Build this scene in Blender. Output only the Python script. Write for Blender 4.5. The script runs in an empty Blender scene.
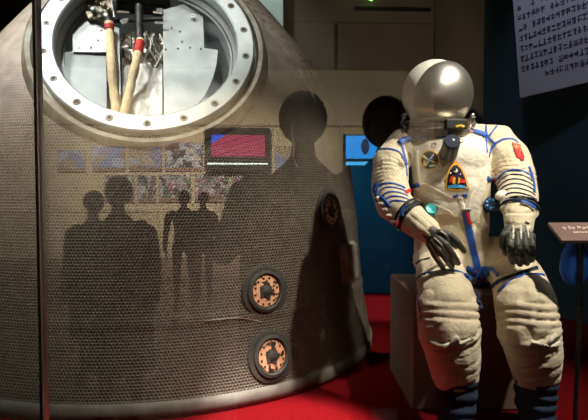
import bpy, bmesh, math, random
from mathutils import Vector, Matrix, Euler, noise
from mathutils.bvhtree import BVHTree
random.seed(7)
S = bpy.context.scene
COL = S.collection
V = Vector

# ------------------------------------------------------------------ camera
F = 565.0
PITCH = math.radians(2.5)
CAM = V((0, 0, 0.9))
cd = bpy.data.cameras.new('camera'); cam = bpy.data.objects.new('camera', cd); COL.objects.link(cam)
cam.location = CAM; cam.rotation_euler = (math.pi/2 - PITCH, 0, 0)
cd.sensor_width = 36; cd.lens = F/588*36; cd.clip_start = 0.02; cd.clip_end = 100
S.camera = cam
# ------------------------------------------------------------------ world, lights, exposure
S.view_settings.view_transform = 'Standard'; S.view_settings.look = 'None'
S.view_settings.exposure = 0.0; S.view_settings.gamma = 1.0; S.view_settings.use_curve_mapping = False
w = bpy.data.worlds.new('world'); S.world = w; w.use_nodes = True
w.node_tree.nodes['Background'].inputs[0].default_value = (0.02, 0.03, 0.04, 1)
w.node_tree.nodes['Background'].inputs[1].default_value = 0.3

def spot(name, loc, target, power, size=60, blend=0.5, color=(1, .93, .82), radius=0.05):
    l = bpy.data.lights.new(name, 'SPOT'); l.energy = power; l.spot_size = math.radians(size)
    l.spot_blend = blend; l.color = color; l.shadow_soft_size = radius
    o = bpy.data.objects.new(name, l); COL.objects.link(o); o.location = loc
    o.rotation_euler = (V(target)-V(loc)).to_track_quat('-Z', 'Y').to_euler(); return o
# inside the display case
spot('hatch_spotlight', (-1.15, 1.25, 3.5), (-0.88, 2.6, 1.6), 160, 30, 0.9, (1, .97, .9), 0.05)
spot('capsule_flood_light', (-1.9, 1.15, 3.4), (-1.1, 2.6, 1.5), 450, 54, 1.0, (1, .95, .87), 0.15)
spot('capsule_top_fill', (-.15, 1.5, 3.7), (-0.38, 2.75, 1.65), 95, 26, 0.9, (1, .95, .86), 0.08)  # added lamp, lifts the upper right of the hull
spot('capsule_side_light', (-0.5, 1.1, 3.3), (-0.42, 2.3, 0.6), 110, 24, 0.6, (1, .86, .66), 0.05)
spot('column_fill', (-0.3, 3.3, 3.6), (-0.2, 4.3, 2.3), 150, 34, 0.8, (.9, 1, .95), 0.05)  # added lamp to brighten the column, no known source
spot('suit_spotlight', (1.66, 1.25, 3.15), (0.70, 2.2, 0.85), 560, 38, 0.7, (1, .90, .74), 0.05)
spot('suit_fill_light', (0.88, 1.0, 2.25), (0.68, 2.2, 1.0), 150, 22, 0.9, (1, .90, .74), 0.08)  # added fill, brightens the chest below the helmet
spot('teal_wall_washer', (0.5, 3.95, 2.6), (0.6, 4.7, 0.35), 75, 26, 1.0, (.2, .68, 1), 0.05)
spot('bundle_fill', (1.1, 1.0, 1.35), (1.0, 1.98, 0.60), 9, 15, 0.8, (1, .95, .9), 0.03)  # added lamp, brightens the blue bundle shaded by the placard
spot('panel_light', (0.9, 2.8, 3.3), (1.9, 3.6, 1.8), 60, 60, 0.8, (.75, .8, 1), 0.1)
spot('carpet_light', (-0.1, 1.3, 3.0), (-0.04, 2.0, 0.0), 2800, 15, 0.6, (1, .8, .7), 0.05)
spot('carpet_back_light', (0.75, 4.4, 3.2), (0.66, 4.15, 0.0), 650, 18, 0.6, (1, .8, .7), 0.05)
# over the visitors' wall of photographs (behind the camera, seen in the glass)
for x, pw in ((-4.0, 600), (-2.5, 1150), (-1.0, 1350), (0.6, 360), (2.0, 180)):
    spot('gallery_wall_light', (x, -5.0, 3.4), (x, -7.85, 0.75), pw, 56, 1.0, (1, .88, .70), 0.08)

spot('soffit_fill', (1.2, -4.2, 2.4), (1.3, -7.85, 2.9), 340, 80, 0.8, (1, .88, .72), 0.08)  # added lamp to lift the dim upper wall in the reflection

# ------------------------------------------------------------------ helpers
RC = cam.rotation_euler.to_matrix()
def ray(px, py): return (RC @ V((px-294, -(py-210), -F))).normalized()
def P(px, py, Y):
    d = ray(px, py); return CAM + d*(Y/d.y)
def tag(o, label=None, cat=None, group=None, kind=None):
    if label: o['label'] = label
    if cat: o['category'] = cat
    if group: o['group'] = group
    if kind: o['kind'] = kind
    return o
def empty(name, loc, label, cat, group=None, rz=0):
    o = bpy.data.objects.new(name, None); COL.objects.link(o); o.location = loc
    o.rotation_euler = (0, 0, rz); o.empty_display_size = 0.1
    bpy.context.view_layer.update()
    return tag(o, label, cat, group)

def mat(name, color, rough=0.6, metal=0.0, var=None, scale=8, bump=0, bscale=60, emit=None, es=1, detail=5, sheen=0, ramp=(.35, .65)):
    m = bpy.data.materials.new(name); m.use_nodes = True; nt = m.node_tree; N = nt.nodes; L = nt.links
    b = N['Principled BSDF']; b.inputs['Roughness'].default_value = rough; b.inputs['Metallic'].default_value = metal
    b.inputs['Base Color'].default_value = (*color, 1)
    if sheen: b.inputs['Sheen Weight'].default_value = sheen
    tc = N.new('ShaderNodeTexCoord')
    if var:
        n = N.new('ShaderNodeTexNoise'); n.inputs['Scale'].default_value = scale; n.inputs['Detail'].default_value = detail
        L.new(tc.outputs['Object'], n.inputs['Vector'])
        r = N.new('ShaderNodeValToRGB'); r.color_ramp.elements[0].position = ramp[0]; r.color_ramp.elements[1].position = ramp[1]
        r.color_ramp.elements[0].color = (*var, 1); r.color_ramp.elements[1].color = (*color, 1)
        L.new(n.outputs['Fac'], r.inputs[0]); L.new(r.outputs[0], b.inputs['Base Color'])
    if bump:
        n2 = N.new('ShaderNodeTexNoise'); n2.inputs['Scale'].default_value = bscale; n2.inputs['Detail'].default_value = 4
        L.new(tc.outputs['Object'], n2.inputs['Vector'])
        bu = N.new('ShaderNodeBump'); bu.inputs['Strength'].default_value = bump; bu.inputs['Distance'].default_value = .01
        L.new(n2.outputs['Fac'], bu.inputs['Height']); L.new(bu.outputs[0], b.inputs['Normal'])
    if emit:
        b.inputs['Emission Color'].default_value = (*emit, 1); b.inputs['Emission Strength'].default_value = es
    return m

class MB:
    """collects shapes for ONE mesh object, with material slots"""
    def __init__(s): s.bm = bmesh.new(); s.mi = 0; s.smooth = True
    def _tag(s, faces):
        for f in faces: f.material_index = s.mi; f.smooth = s.smooth
    def faces(s, vs, fs):
        bv = [s.bm.verts.new(v) for v in vs]; out = []
        for f in fs:
            try: out.append(s.bm.faces.new([bv[i] for i in f]))
            except ValueError: pass
        s._tag(out); return bv
    def box(s, c, size, rot=None, bevel=0):
        sm = s.smooth; s.smooth = False
        M = Matrix.Translation(c) @ (rot.to_4x4() if rot else Matrix()) @ Matrix.Diagonal((*size, 1))
        r = bmesh.ops.create_cube(s.bm, size=1, matrix=M)
        fs = set(f for v in r['verts'] for f in v.link_faces)
        s._tag(fs)
        if bevel:
            es = set(e for f in fs for e in f.edges)
            rb = bmesh.ops.bevel(s.bm, geom=list(es), offset=bevel, segments=2, affect='EDGES', profile=.5)
            s._tag(rb['faces'])
        s.smooth = sm
    def sphere(s, c, r, seg=20, rot=None):
        if not hasattr(r, '__len__'): r = (r, r, r)
        M = Matrix.Translation(c) @ (rot.to_4x4() if rot else Matrix()) @ Matrix.Diagonal((*r, 1))
        q = bmesh.ops.create_uvsphere(s.bm, u_segments=seg, v_segments=max(6, seg//2), radius=1, matrix=M)
        s._tag(set(f for v in q['verts'] for f in v.link_faces))
    def tube(s, pts, r, n=8, cap=True, flat=1.0, up=None):
        """sweep; r number or list; flat squashes along the 'up' direction given per point"""
        k = len(pts); pts = [V(p) for p in pts]; rr = r if hasattr(r, '__len__') else [r]*k
        rings = []; pn = None
        for i, p in enumerate(pts):
            t = (pts[min(i+1, k-1)]-pts[max(i-1, 0)]).normalized()
            if up is not None: nrm = V(up[i])
            elif pn is None: nrm = t.orthogonal()
            else: nrm = pn
            nrm = (nrm - t*nrm.dot(t))
            nrm = nrm.normalized() if nrm.length > 1e-6 else t.orthogonal().normalized()
            pn = nrm; bi = t.cross(nrm)
            rings.append([s.bm.verts.new(p + nrm*math.sin(a)*rr[i]*flat + bi*math.cos(a)*rr[i])
                          for a in [2*math.pi*j/n for j in range(n)]])
        out = []
        for i in range(k-1):
            for j in range(n):
                out.append(s.bm.faces.new((rings[i][j], rings[i][(j+1) % n], rings[i+1][(j+1) % n], rings[i+1][j])))
        if cap:
            out.append(s.bm.faces.new(rings[0][::-1])); out.append(s.bm.faces.new(rings[-1]))
        s._tag(out)
    def lathe(s, prof, M=Matrix(), n=48, closed=False):
        rings = []
        for r, h in prof:
            if r < 1e-6: rings.append([s.bm.verts.new(M @ V((0, 0, h)))]*n)
            else: rings.append([s.bm.verts.new(M @ V((r*math.cos(a), r*math.sin(a), h))) for a in [2*math.pi*j/n for j in range(n)]])
        out = []; K = len(prof)
        for i in range(K if closed else K-1):
            A, B = rings[i], rings[(i+1) % K]
            for j in range(n):
                q = []
                for v in (A[j], A[(j+1) % n], B[(j+1) % n], B[j]):
                    if v not in q: q.append(v)
                if len(q) >= 3:
                    try: out.append(s.bm.faces.new(q))
                    except ValueError: pass
        s._tag(out)
    def prism(s, outline, thick, M=Matrix(), bevel=0):
        """flat plate: 2-D outline extruded by thick along local z"""
        sm = s.smooth; s.smooth = False; n = len(outline)
        a = [s.bm.verts.new(M @ V((x, y, 0))) for x, y in outline]; b = [s.bm.verts.new(M @ V((x, y, thick))) for x, y in outline]
        fs = [s.bm.faces.new(a[::-1]), s.bm.faces.new(b)]
        for i in range(n): fs.append(s.bm.faces.new((a[i], a[(i+1) % n], b[(i+1) % n], b[i])))
        s._tag(fs); s.smooth = sm
    def slab(s, pts, nrm, thick):
        """planar polygon in 3-D pushed back along nrm"""
        sm = s.smooth; s.smooth = False; n = len(pts); nrm = V(nrm).normalized()
        a = [s.bm.verts.new(V(p)) for p in pts]; b = [s.bm.verts.new(V(p)-nrm*thick) for p in pts]
        fs = [s.bm.faces.new(a), s.bm.faces.new(b[::-1])]
        for i in range(n): fs.append(s.bm.faces.new((a[i], b[i], b[(i+1) % n], a[(i+1) % n])))
        s._tag(fs); s.smooth = sm
    def build(s, name, mats, parent=None, recalc=True):
        if recalc: bmesh.ops.recalc_face_normals(s.bm, faces=s.bm.faces)
        for e in s.bm.edges:
            if len(e.link_faces) == 2 and e.calc_face_angle(0) > .62: e.smooth = False
        me = bpy.data.meshes.new(name); s.bm.to_mesh(me); s.bm.free()
        for m in (mats if isinstance(mats, (list, tuple)) else [mats]): me.materials.append(m)
        return link(name, me, parent)
def link(name, me, parent=None):
    o = bpy.data.objects.new(name, me); COL.objects.link(o)
    if parent:
        bpy.context.view_layer.update()
        o.parent = parent; o.matrix_parent_inverse = parent.matrix_world.inverted()
    return o
def structure(name, mb, m, parent=None): return tag(mb.build(name, m, parent), kind='structure')
def smoothstep(a, b, x):
    t = max(0, min(1, (x-a)/(b-a))); return t*t*(3-2*t)

def hull_chain(bm, chain, seg=14):
    """chain of (pos, radius or (rx,ry,rz)); each neighbouring pair makes a convex hull of two ellipsoids"""
    def ell(p, r):
        if not hasattr(r, '__len__'): r = (r, r, r)
        out = []
        for i in range(1, seg//2):
            th = math.pi*i/(seg//2)
            for j in range(seg):
                a = 2*math.pi*j/seg
                out.append(V(p)+V((r[0]*math.sin(th)*math.cos(a), r[1]*math.sin(th)*math.sin(a), r[2]*math.cos(th))))
        out += [V(p)+V((0, 0, r[2])), V(p)-V((0, 0, r[2]))]
        return out
    if len(chain) == 1: chain = [chain[0], chain[0]]
    for i in range(len(chain)-1):
        b2 = bmesh.new()
        pts = ell(*chain[i]) + (ell(*chain[i+1]) if chain[i] is not chain[i+1] else [])
        for p in pts: b2.verts.new(p)
        r = bmesh.ops.convex_hull(b2, input=b2.verts)
        bad = [g for g in r['geom_interior'] if isinstance(g, bmesh.types.BMVert)]
        bmesh.ops.delete(b2, geom=bad, context='VERTS')
        me = bpy.data.meshes.new('t'); b2.to_mesh(me); b2.free(); bm.from_mesh(me); bpy.data.meshes.remove(me)
def remeshed(chains, voxel, smooth=6):
    bm = bmesh.new()
    for c in chains: hull_chain(bm, c)
    me = bpy.data.meshes.new('tmp'); bm.to_mesh(me); bm.free()
    o = bpy.data.objects.new('tmp', me); COL.objects.link(o)
    r = o.modifiers.new('r', 'REMESH'); r.mode = 'VOXEL'; r.voxel_size = voxel; r.use_smooth_shade = True
    if smooth:
        q = o.modifiers.new('s', 'SMOOTH'); q.factor = .5; q.iterations = smooth
    dg = bpy.context.evaluated_depsgraph_get(); dg.update()
    out = bpy.data.meshes.new_from_object(o.evaluated_get(dg))
    bpy.data.objects.remove(o); bpy.data.meshes.remove(me)
    for p in out.polygons: p.use_smooth = True
    return out
def tree_of(me):
    return BVHTree.FromPolygons([v.co.copy() for v in me.vertices], [tuple(p.vertices) for p in me.polygons])
def hit(tree, px, py, off=0):
    d = ray(px, py); loc, n, i, dist = tree.ray_cast(CAM, d)
    if loc is None:
        loc, n, i, dist = min((tree.find_nearest(CAM + d*(2.1+.05*k)) for k in range(18)), key=lambda q: q[3])
    if n.dot(d) > 0: n = -n
    return loc + n*off, n
def dens(pts, step=3.0):
    out = [pts[0]]
    for a, b in zip(pts, pts[1:]):
        k = max(1, int(math.dist(a, b)/step))
        for i in range(1, k+1): out.append((a[0]+(b[0]-a[0])*i/k, a[1]+(b[1]-a[1])*i/k))
    return out
def curve_pts(pts, k=6):
    """Catmull-Rom through 2-D points"""
    out = []; n = len(pts)
    for i in range(n-1):
        p0 = pts[max(i-1, 0)]; p1 = pts[i]; p2 = pts[i+1]; p3 = pts[min(i+2, n-1)]
        for j in range(k):
            t = j/k
            out.append(tuple(.5*((2*b)+(-a+c)*t+(2*a-5*b+4*c-d)*t*t+(-a+3*b-3*c+d)*t**3) for a, b, c, d in zip(p0, p1, p2, p3)))
    out.append(tuple(pts[-1])); return out
def strap(mb, tree, pts, r, flat=.35, off=.002, k=6):
    q = curve_pts(pts, k); H = [hit(tree, x, y, off) for x, y in q]
    runs = [[H[0]]]
    for a, b in zip(H, H[1:]):
        if (a[0]-b[0]).length > .045: runs.append([])       # the surface steps away: end this run
        runs[-1].append(b)
    runs = [r_ for r_ in runs if len(r_) > 2] or [max(runs, key=len)*1]
    best = max(runs, key=len)
    if len(best) < 2: return
    P_ = [h[0] for h in best]
    for _ in range(2):
        P_ = [P_[0]]+[(P_[i-1]+P_[i]*2+P_[i+1])/4 for i in range(1, len(P_)-1)]+[P_[-1]]
    mb.tube(P_, r, n=8, flat=flat, up=[h[1] for h in best])
def decal(mb, tree, outline, off=.003, rings=6, side=.004):
    """star-shaped outline (px) laid on the surface as a raised pad with thickness"""
    cx = sum(p[0] for p in outline)/len(outline); cy = sum(p[1] for p in outline)/len(outline)
    n = len(outline); c0, _ = hit(tree, cx, cy, off); vs = [c0]; fs = []
    for r in range(1, rings+1):
        t = r/rings
        for (x, y) in outline: vs.append(hit(tree, cx+(x-cx)*t, cy+(y-cy)*t, off)[0])
    for (x, y) in outline: vs.append(hit(tree, x, y, off-side)[0])
    for j in range(n): fs.append((0, 1+j, 1+(j+1) % n))
    for r in range(rings):
        a = 1+r*n; b = a+n
        for j in range(n): fs.append((a+j, b+j, b+(j+1) % n, a+(j+1) % n))
    mb.faces(vs, fs)
def ell2(cx, cy, rx, ry, n=24, rot=0):
    c, s_ = math.cos(rot), math.sin(rot)
    return [(cx+rx*math.cos(a)*c-ry*math.sin(a)*s_, cy+rx*math.cos(a)*s_+ry*math.sin(a)*c) for a in [2*math.pi*i/n for i in range(n)]]

# ------------------------------------------------------------------ materials
M_tan = mat('tan_wall', (.66, .56, .38), .8, var=(.6, .5, .33), scale=3)
M_soffit = mat('brown_soffit', (.30, .24, .17), .85, var=(.26, .2, .14), scale=2)
M_teal = mat('teal_wall', (.03, .20, .30), .75, var=(.02, .15, .23), scale=2)
M_navy = mat('dark_teal_wall', (.018, .05, .068), .75, var=(.012, .04, .055), scale=2)
M_carpet = mat('red_carpet', (.12, .002, .004), .95, var=(.09, .0015, .003), scale=60, bump=.5, bscale=300)
M_carpet.node_tree.nodes['Principled BSDF'].inputs['Specular IOR Level'].default_value = .05
M_vfloor = mat('gallery_floor', (.19, .11, .085), .45, var=(.15, .085, .065), scale=2)
M_ceil = mat('dark_ceiling', (.04, .035, .03), .9)
M_black = mat('black', (.008, .008, .009), .6)
M_chrome = mat('polished_aluminium', (.75, .76, .78), .18, 1.0)
M_alu = mat('aluminium', (.36, .39, .40), .42, .55, var=(.25, .28, .29), scale=9, bump=.1, bscale=30)
M_alu2 = mat('brushed_aluminium', (.56, .60, .62), .45, .5, var=(.42, .46, .48), scale=6, bump=.12, bscale=22)
M_flange = mat('pale_flange', (.56, .62, .64), .42, .45, var=(.44, .49, .51), scale=10)
M_band = mat('weathered_collar', (.36, .36, .33), .6, .3, var=(.20, .17, .12), scale=14, bump=.3, bscale=40)
M_darkmetal = mat('dark_metal', (.05, .05, .045), .5, .6, var=(.02, .02, .02), scale=20)
M_copper = mat('scorched_copper', (.95, .50, .30), .6, .1, var=(.04, .03, .03), scale=42, detail=1, ramp=(.36, .46))
M_rubber = mat('scorched_black_ring', (.035, .035, .035), .7, var=(.06, .055, .045), scale=20, bump=.3)
M_white = mat('white_packing', (.85, .85, .82), .6, var=(.6, .6, .56), scale=30, bump=.6, bscale=40)
M_rope = mat('cream_webbing', (.80, .66, .42), .8, var=(.68, .52, .32), scale=30, bump=.6, bscale=90)
M_red = mat('red_tape', (.55, .03, .02), .6, var=(.4, .02, .015), scale=40)
M_suit = mat('cream_suit_fabric', (.74, .64, .47), .85, var=(.66, .55, .39), scale=7, bump=.4, bscale=70, sheen=.2)
M_suitw = mat('white_suit_flap', (.82, .77, .66), .8, var=(.73, .67, .55), scale=8, bump=.4, bscale=60, sheen=.2)
M_blue = mat('royal_blue_strap', (.015, .10, .48), .6, var=(.012, .07, .34), scale=40)
M_navyfab = mat('navy_fabric', (.012, .03, .075), .85, var=(.008, .015, .04), scale=20, bump=.4, bscale=50)
M_glove = mat('dark_grey_glove', (.075, .075, .07), .48, var=(.05, .05, .046), scale=30, bump=.3, bscale=80)
M_pink = mat('beige_pedestal', (.17, .11, .085), .7, var=(.14, .09, .07), scale=4)
M_silver = mat('silver_visor', (.60, .585, .55), .33, .95)
M_shell = mat('white_helmet_shell', (.80, .81, .74), .35)
M_yellow = mat('yellow', (.85, .52, .03), .6)
M_redp = mat('red', (.75, .02, .015), .6)
M_bluel = mat('light_blue', (.08, .35, .75), .6)
M_patchn = mat('navy_patch', (.012, .01, .032), .9)
M_teal_valve = mat('turquoise_cap', (.02, .48, .52), .3)

# capsule skin: honeycomb fading out towards the top
def capsule_material():
    m = bpy.data.materials.new('scorched_honeycomb'); m.use_nodes = True; nt = m.node_tree; N = nt.nodes; L = nt.links
    b = N['Principled BSDF']; tc = N.new('ShaderNodeTexCoord'); uv = N.new('ShaderNodeUVMap'); uv.uv_map = 'UVMap'
    def mth(op, a, bb=None, clamp=False):
        n = N.new('ShaderNodeMath'); n.operation = op; n.use_clamp = clamp
        for i, x in enumerate((a, bb)):
            if x is None: continue
            if isinstance(x, (int, float)): n.inputs[i].default_value = x
            else: L.new(x, n.inputs[i])
        return n.outputs[0]
    sep = N.new('ShaderNodeSeparateXYZ'); L.new(uv.outputs[0], sep.inputs[0])
    d = []
    for off in (0, .5):
        fx = mth('SUBTRACT', mth('FRACT', mth('ADD', sep.outputs[0], off)), .5)
        fy = mth('MULTIPLY', mth('SUBTRACT', mth('FRACT', mth('ADD', sep.outputs[1], off)), .5), 1.732)
        d.append(mth('SQRT', mth('ADD', mth('MULTIPLY', fx, fx), mth('MULTIPLY', fy, fy))))
    dist = mth('MINIMUM', d[0], d[1])                    # 0 at cell centre, ~.55 at walls
    cell = mth('MULTIPLY', mth('SUBTRACT', dist, .25), 4, True)   # 0 in cell, 1 on wall
    so = N.new('ShaderNodeSeparateXYZ'); L.new(tc.outputs['Object'], so.inputs[0])
    n1 = N.new('ShaderNodeTexNoise'); n1.inputs['Scale'].default_value = 2.2; n1.inputs['Detail'].default_value = 6
    n2 = N.new('ShaderNodeTexNoise'); n2.inputs['Scale'].default_value = 14; n2.inputs['Detail'].default_value = 6
    for n in (n1, n2): L.new(tc.outputs['Object'], n.inputs['Vector'])
    zz = mth('ADD', so.outputs[2], mth('MULTIPLY', mth('SUBTRACT', n1.outputs['Fac'], .5), .5))
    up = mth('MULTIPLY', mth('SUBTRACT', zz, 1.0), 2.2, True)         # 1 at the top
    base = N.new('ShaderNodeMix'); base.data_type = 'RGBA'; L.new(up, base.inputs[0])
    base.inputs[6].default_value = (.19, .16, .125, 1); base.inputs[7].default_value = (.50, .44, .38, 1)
    mott = N.new('ShaderNodeMix'); mott.data_type = 'RGBA'; mott.blend_type = 'MULTIPLY'; mott.inputs[0].default_value = .8
    r = N.new('ShaderNodeValToRGB'); r.color_ramp.elements[0].position = .3; r.color_ramp.elements[1].position = .7
    r.color_ramp.elements[0].color = (.62, .60, .58, 1); r.color_ramp.elements[1].color = (1.1, 1.08, 1.05, 1)
    L.new(n2.outputs['Fac'], r.inputs[0]); L.new(base.outputs[2], mott.inputs[6]); L.new(r.outputs[0], mott.inputs[7])
    n3 = N.new('ShaderNodeTexNoise'); n3.inputs['Scale'].default_value = 42; n3.inputs['Detail'].default_value = 3; L.new(tc.outputs['Object'], n3.inputs['Vector'])
    spotm = mth('MULTIPLY', mth('MULTIPLY', mth('SUBTRACT', n3.outputs['Fac'], .53), 14, True), mth('MULTIPLY', mth('MULTIPLY', mth('SUBTRACT', n1.outputs['Fac'], .52), 10, True), mth('MULTIPLY', mth('SUBTRACT', so.outputs[2], 1.3), 6, True)))
    fl_ = N.new('ShaderNodeMix'); fl_.data_type = 'RGBA'; L.new(mth('MULTIPLY', spotm, .75), fl_.inputs[0]); L.new(mott.outputs[2], fl_.inputs[6]); fl_.inputs[7].default_value = (.07, .055, .045, 1)
    # dark cell centres, weaker at the top
    hexm = N.new('ShaderNodeMix'); hexm.data_type = 'RGBA'
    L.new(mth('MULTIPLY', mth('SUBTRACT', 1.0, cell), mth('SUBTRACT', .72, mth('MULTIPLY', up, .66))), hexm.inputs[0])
    L.new(fl_.outputs[2], hexm.inputs[6]); hexm.inputs[7].default_value = (.025, .02, .016, 1)
    L.new(hexm.outputs[2], b.inputs['Base Color'])
    b.inputs['Roughness'].default_value = .62
    bu = N.new('ShaderNodeBump'); bu.inputs['Distance'].default_value = .006; bu.inputs['Strength'].default_value = .7
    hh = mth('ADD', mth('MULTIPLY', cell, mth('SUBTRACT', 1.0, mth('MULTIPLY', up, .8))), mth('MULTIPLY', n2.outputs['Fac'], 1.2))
    L.new(hh, bu.inputs['Height']); L.new(bu.outputs[0], b.inputs['Normal'])
    return m
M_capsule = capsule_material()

def glass_material():
    m = bpy.data.materials.new('clear_case_glass'); m.use_nodes = True; nt = m.node_tree; N = nt.nodes; L = nt.links
    N.remove(N['Principled BSDF']); out = N['Material Output']
    tr = N.new('ShaderNodeBsdfTransparent'); tr.inputs[0].default_value = (.97, .985, .98, 1)
    gl = N.new('ShaderNodeBsdfGlossy'); gl.inputs['Roughness'].default_value = 0.0
    lw = N.new('ShaderNodeLayerWeight'); lw.inputs['Blend'].default_value = .5
    p = N.new('ShaderNodeMath'); p.operation = 'POWER'; p.inputs[1].default_value = 5
    L.new(lw.outputs['Facing'], p.inputs[0])
    q = N.new('ShaderNodeMath'); q.operation = 'MULTIPLY_ADD'; q.inputs[1].default_value = .90; q.inputs[2].default_value = .10
    L.new(p.outputs[0], q.inputs[0])
    mx = N.new('ShaderNodeMixShader'); L.new(q.outputs[0], mx.inputs[0]); L.new(tr.outputs[0], mx.inputs[1]); L.new(gl.outputs[0], mx.inputs[2])
    L.new(mx.outputs[0], out.inputs['Surface']); return m
M_glass = glass_material()

# ------------------------------------------------------------------ the setting
def wall_seg(name, x0, y0, x1, y1, z0, z1, m, t=.1):
    """vertical wall between two plan points, thickness to the right-hand side of the direction"""
    d = V((x1-x0, y1-y0, 0)).normalized(); n = V((d.y, -d.x, 0))
    mb = MB(); mb.smooth = False
    a = [V((x0, y0, z0)), V((x1, y1, z0)), V((x1, y1, z1)), V((x0, y0, z1))]
    mb.slab(a, n, t); return structure(name, mb, m)
ZV = -0.5; ZC = 4.5; GY = 0.9
VY = lambda d: 2*GY - d                 # distance along the mirrored view -> real y
mb = MB(); mb.box((-1.1, 3.0, -.26), (8.4, 4.3, .52)); structure('platform', mb, M_carpet)
mb = MB(); mb.box((-.5, -3.7, ZV-.05), (14, 9.1, .1)); structure('floor', mb, M_vfloor)
mb = MB(); mb.box((-.5, -1.7, ZC+.05), (14, 13.5, .1)); structure('ceiling', mb, M_ceil)
wall_seg('wall_back', -5.2, 4.7, 1.56, 4.7, 0, 1.10, M_teal)
wall_seg('wall_back_upper', -5.2, 4.7, 1.56, 4.7, 1.10, ZC, mat('unlit_upper_wall', (.035, .028, .02), .85, var=(.028, .022, .016), scale=2))  # dark colour stands in for the wall above the washer being unlit
wall_seg('wall_right', 1.56, 4.7, 2.75, .75, 0, ZC, M_navy)
wall_seg('wall_front', 2.75, .75, 5.5, .75, ZV, ZC, M_navy)
wall_seg('wall_left', -5.2, -8.3, -5.2, 4.8, ZV, ZC, M_navy)
# the gallery wall opposite the case, running very slightly askew
def vdist(x): return 9.6 + .06*x
GX0, GX1 = -5.2, 2.4
YAW = math.atan(-.06)
wall_seg('wall_gallery', GX1, VY(vdist(GX1)), GX0, VY(vdist(GX0)), ZV, 2.84, M_tan)
wall_seg('wall_soffit', GX1, VY(vdist(GX1))-.06, GX0, VY(vdist(GX0))-.06, 2.84, ZC, M_soffit)
wall_seg('wall_return', 2.86, VY(8.6), GX1, VY(vdist(GX1)), ZV, ZC, M_soffit)
wall_seg('wall_side', 4.6, .8, 2.86, VY(8.6), ZV, ZC, M_navy)
def gpt(px, py, lift=0.0):
    """point on the gallery wall seen in the glass at px,py -> real position"""
    d = ray(px, py); k = d.x/d.y; Yv = 9.6/(1-.06*k); p = CAM + d*(Yv/d.y)
    n = V((math.sin(-YAW)*-1, 1, 0)).normalized()
    return V((p.x, VY(p.y), p.z)) + V((.06, 1, 0)).normalized()*lift
def gbox(mb, x0, y0, x1, y1, lift, th):
    a = gpt(x0, y0); b = gpt(x1, y1); c = (a+b)/2
    wv = math.hypot(b.x-a.x, b.y-a.y); h = abs(a.z-b.z)
    n = V((.06, 1, 0)).normalized()
    mb.box(c+n*(lift+th/2), (wv, th, h), Euler((0, 0, math.atan2(b.y-a.y, b.x-a.x))).to_matrix())
for i, (a, b_, c, d_) in enumerate(((284, 21, 431, 23.5), (335, 24, 338, 72), (355, 6, 431, 11))):
    mb = MB(); gbox(mb, a, b_, c, d_, -.05, .03); structure('trim_%d' % (i+1), mb, M_black)
mb = MB(); gbox(mb, -60, 124.5, 431, 126, 0, .01); structure('trim_4', mb, M_soffit)
mb = MB(); gbox(mb, -60, 208, 431, 211, 0, .012); structure('trim_5', mb, M_tan)
mb = MB(); gbox(mb, -60, 259, 431, 267, 0, .02); structure('baseboard_gallery', mb, M_soffit)
mb = MB(); mb.box((-.215, 4.45, 2.25), (.27, .3, 4.5), bevel=.01); structure('column', mb, mat('pale_column', (.45, .52, .5), .7, var=(.35, .42, .4), scale=5))

# display case glass and its slim joint
case = empty('display_case', (-.4, GY, 0), 'clear glass display case front with a slim vertical metal joint', 'display case')
for x0, x1 in ((-5.1, -.409), (-.401, 2.66)):
    mb = MB(); mb.box(((x0+x1)/2, GY, 2.2), (x1-x0, .012, 4.4)); mb.build('glass_pane', M_glass, case)
mb = MB(); mb.box((-.4055, GY+.001, 2.2), (.0065, .016, 4.4), bevel=.001); mb.build('joint_strip', M_black, case)
mb = MB(); mb.box((-.4012, GY-.001, 2.2), (.0022, .018, 4.4)); mb.build('edge_trim', mat('metal_edge', (.85, .82, .82), .3, .2), case)

# ------------------------------------------------------------------ capsule
AX = V((-.783, 3.34, 0))
PROF = [(0, 1.235), (.065, 1.238), (.36, 1.19), (.76, 1.155), (1.07, 1.109), (1.30, 1.048), (1.54, .935), (1.776, .755), (2.0, .555), (2.15, .43), (2.22, .36)]
def Rz(z):
    zs = [p[0] for p in PROF]; i = max(0, min(len(PROF)-2, next((k for k in range(len(PROF)-1) if z <= zs[k+1]), len(PROF)-2)))
    def sl(k):
        a = max(0, k-1); b = min(len(PROF)-1, k+1); return (PROF[b][1]-PROF[a][1])/(PROF[b][0]-PROF[a][0])
    h = zs[i+1]-zs[i]; t = (z-zs[i])/h
    return (2*t**3-3*t*t+1)*PROF[i][1]+(t**3-2*t*t+t)*h*sl(i)+(-2*t**3+3*t*t)*PROF[i+1][1]+(t**3-t*t)*h*sl(i+1)
capsule = empty('reentry_capsule', AX, 'huge scorched bell-shaped spacecraft capsule with honeycomb skin and an open round bolted hatch', 'space capsule')
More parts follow.
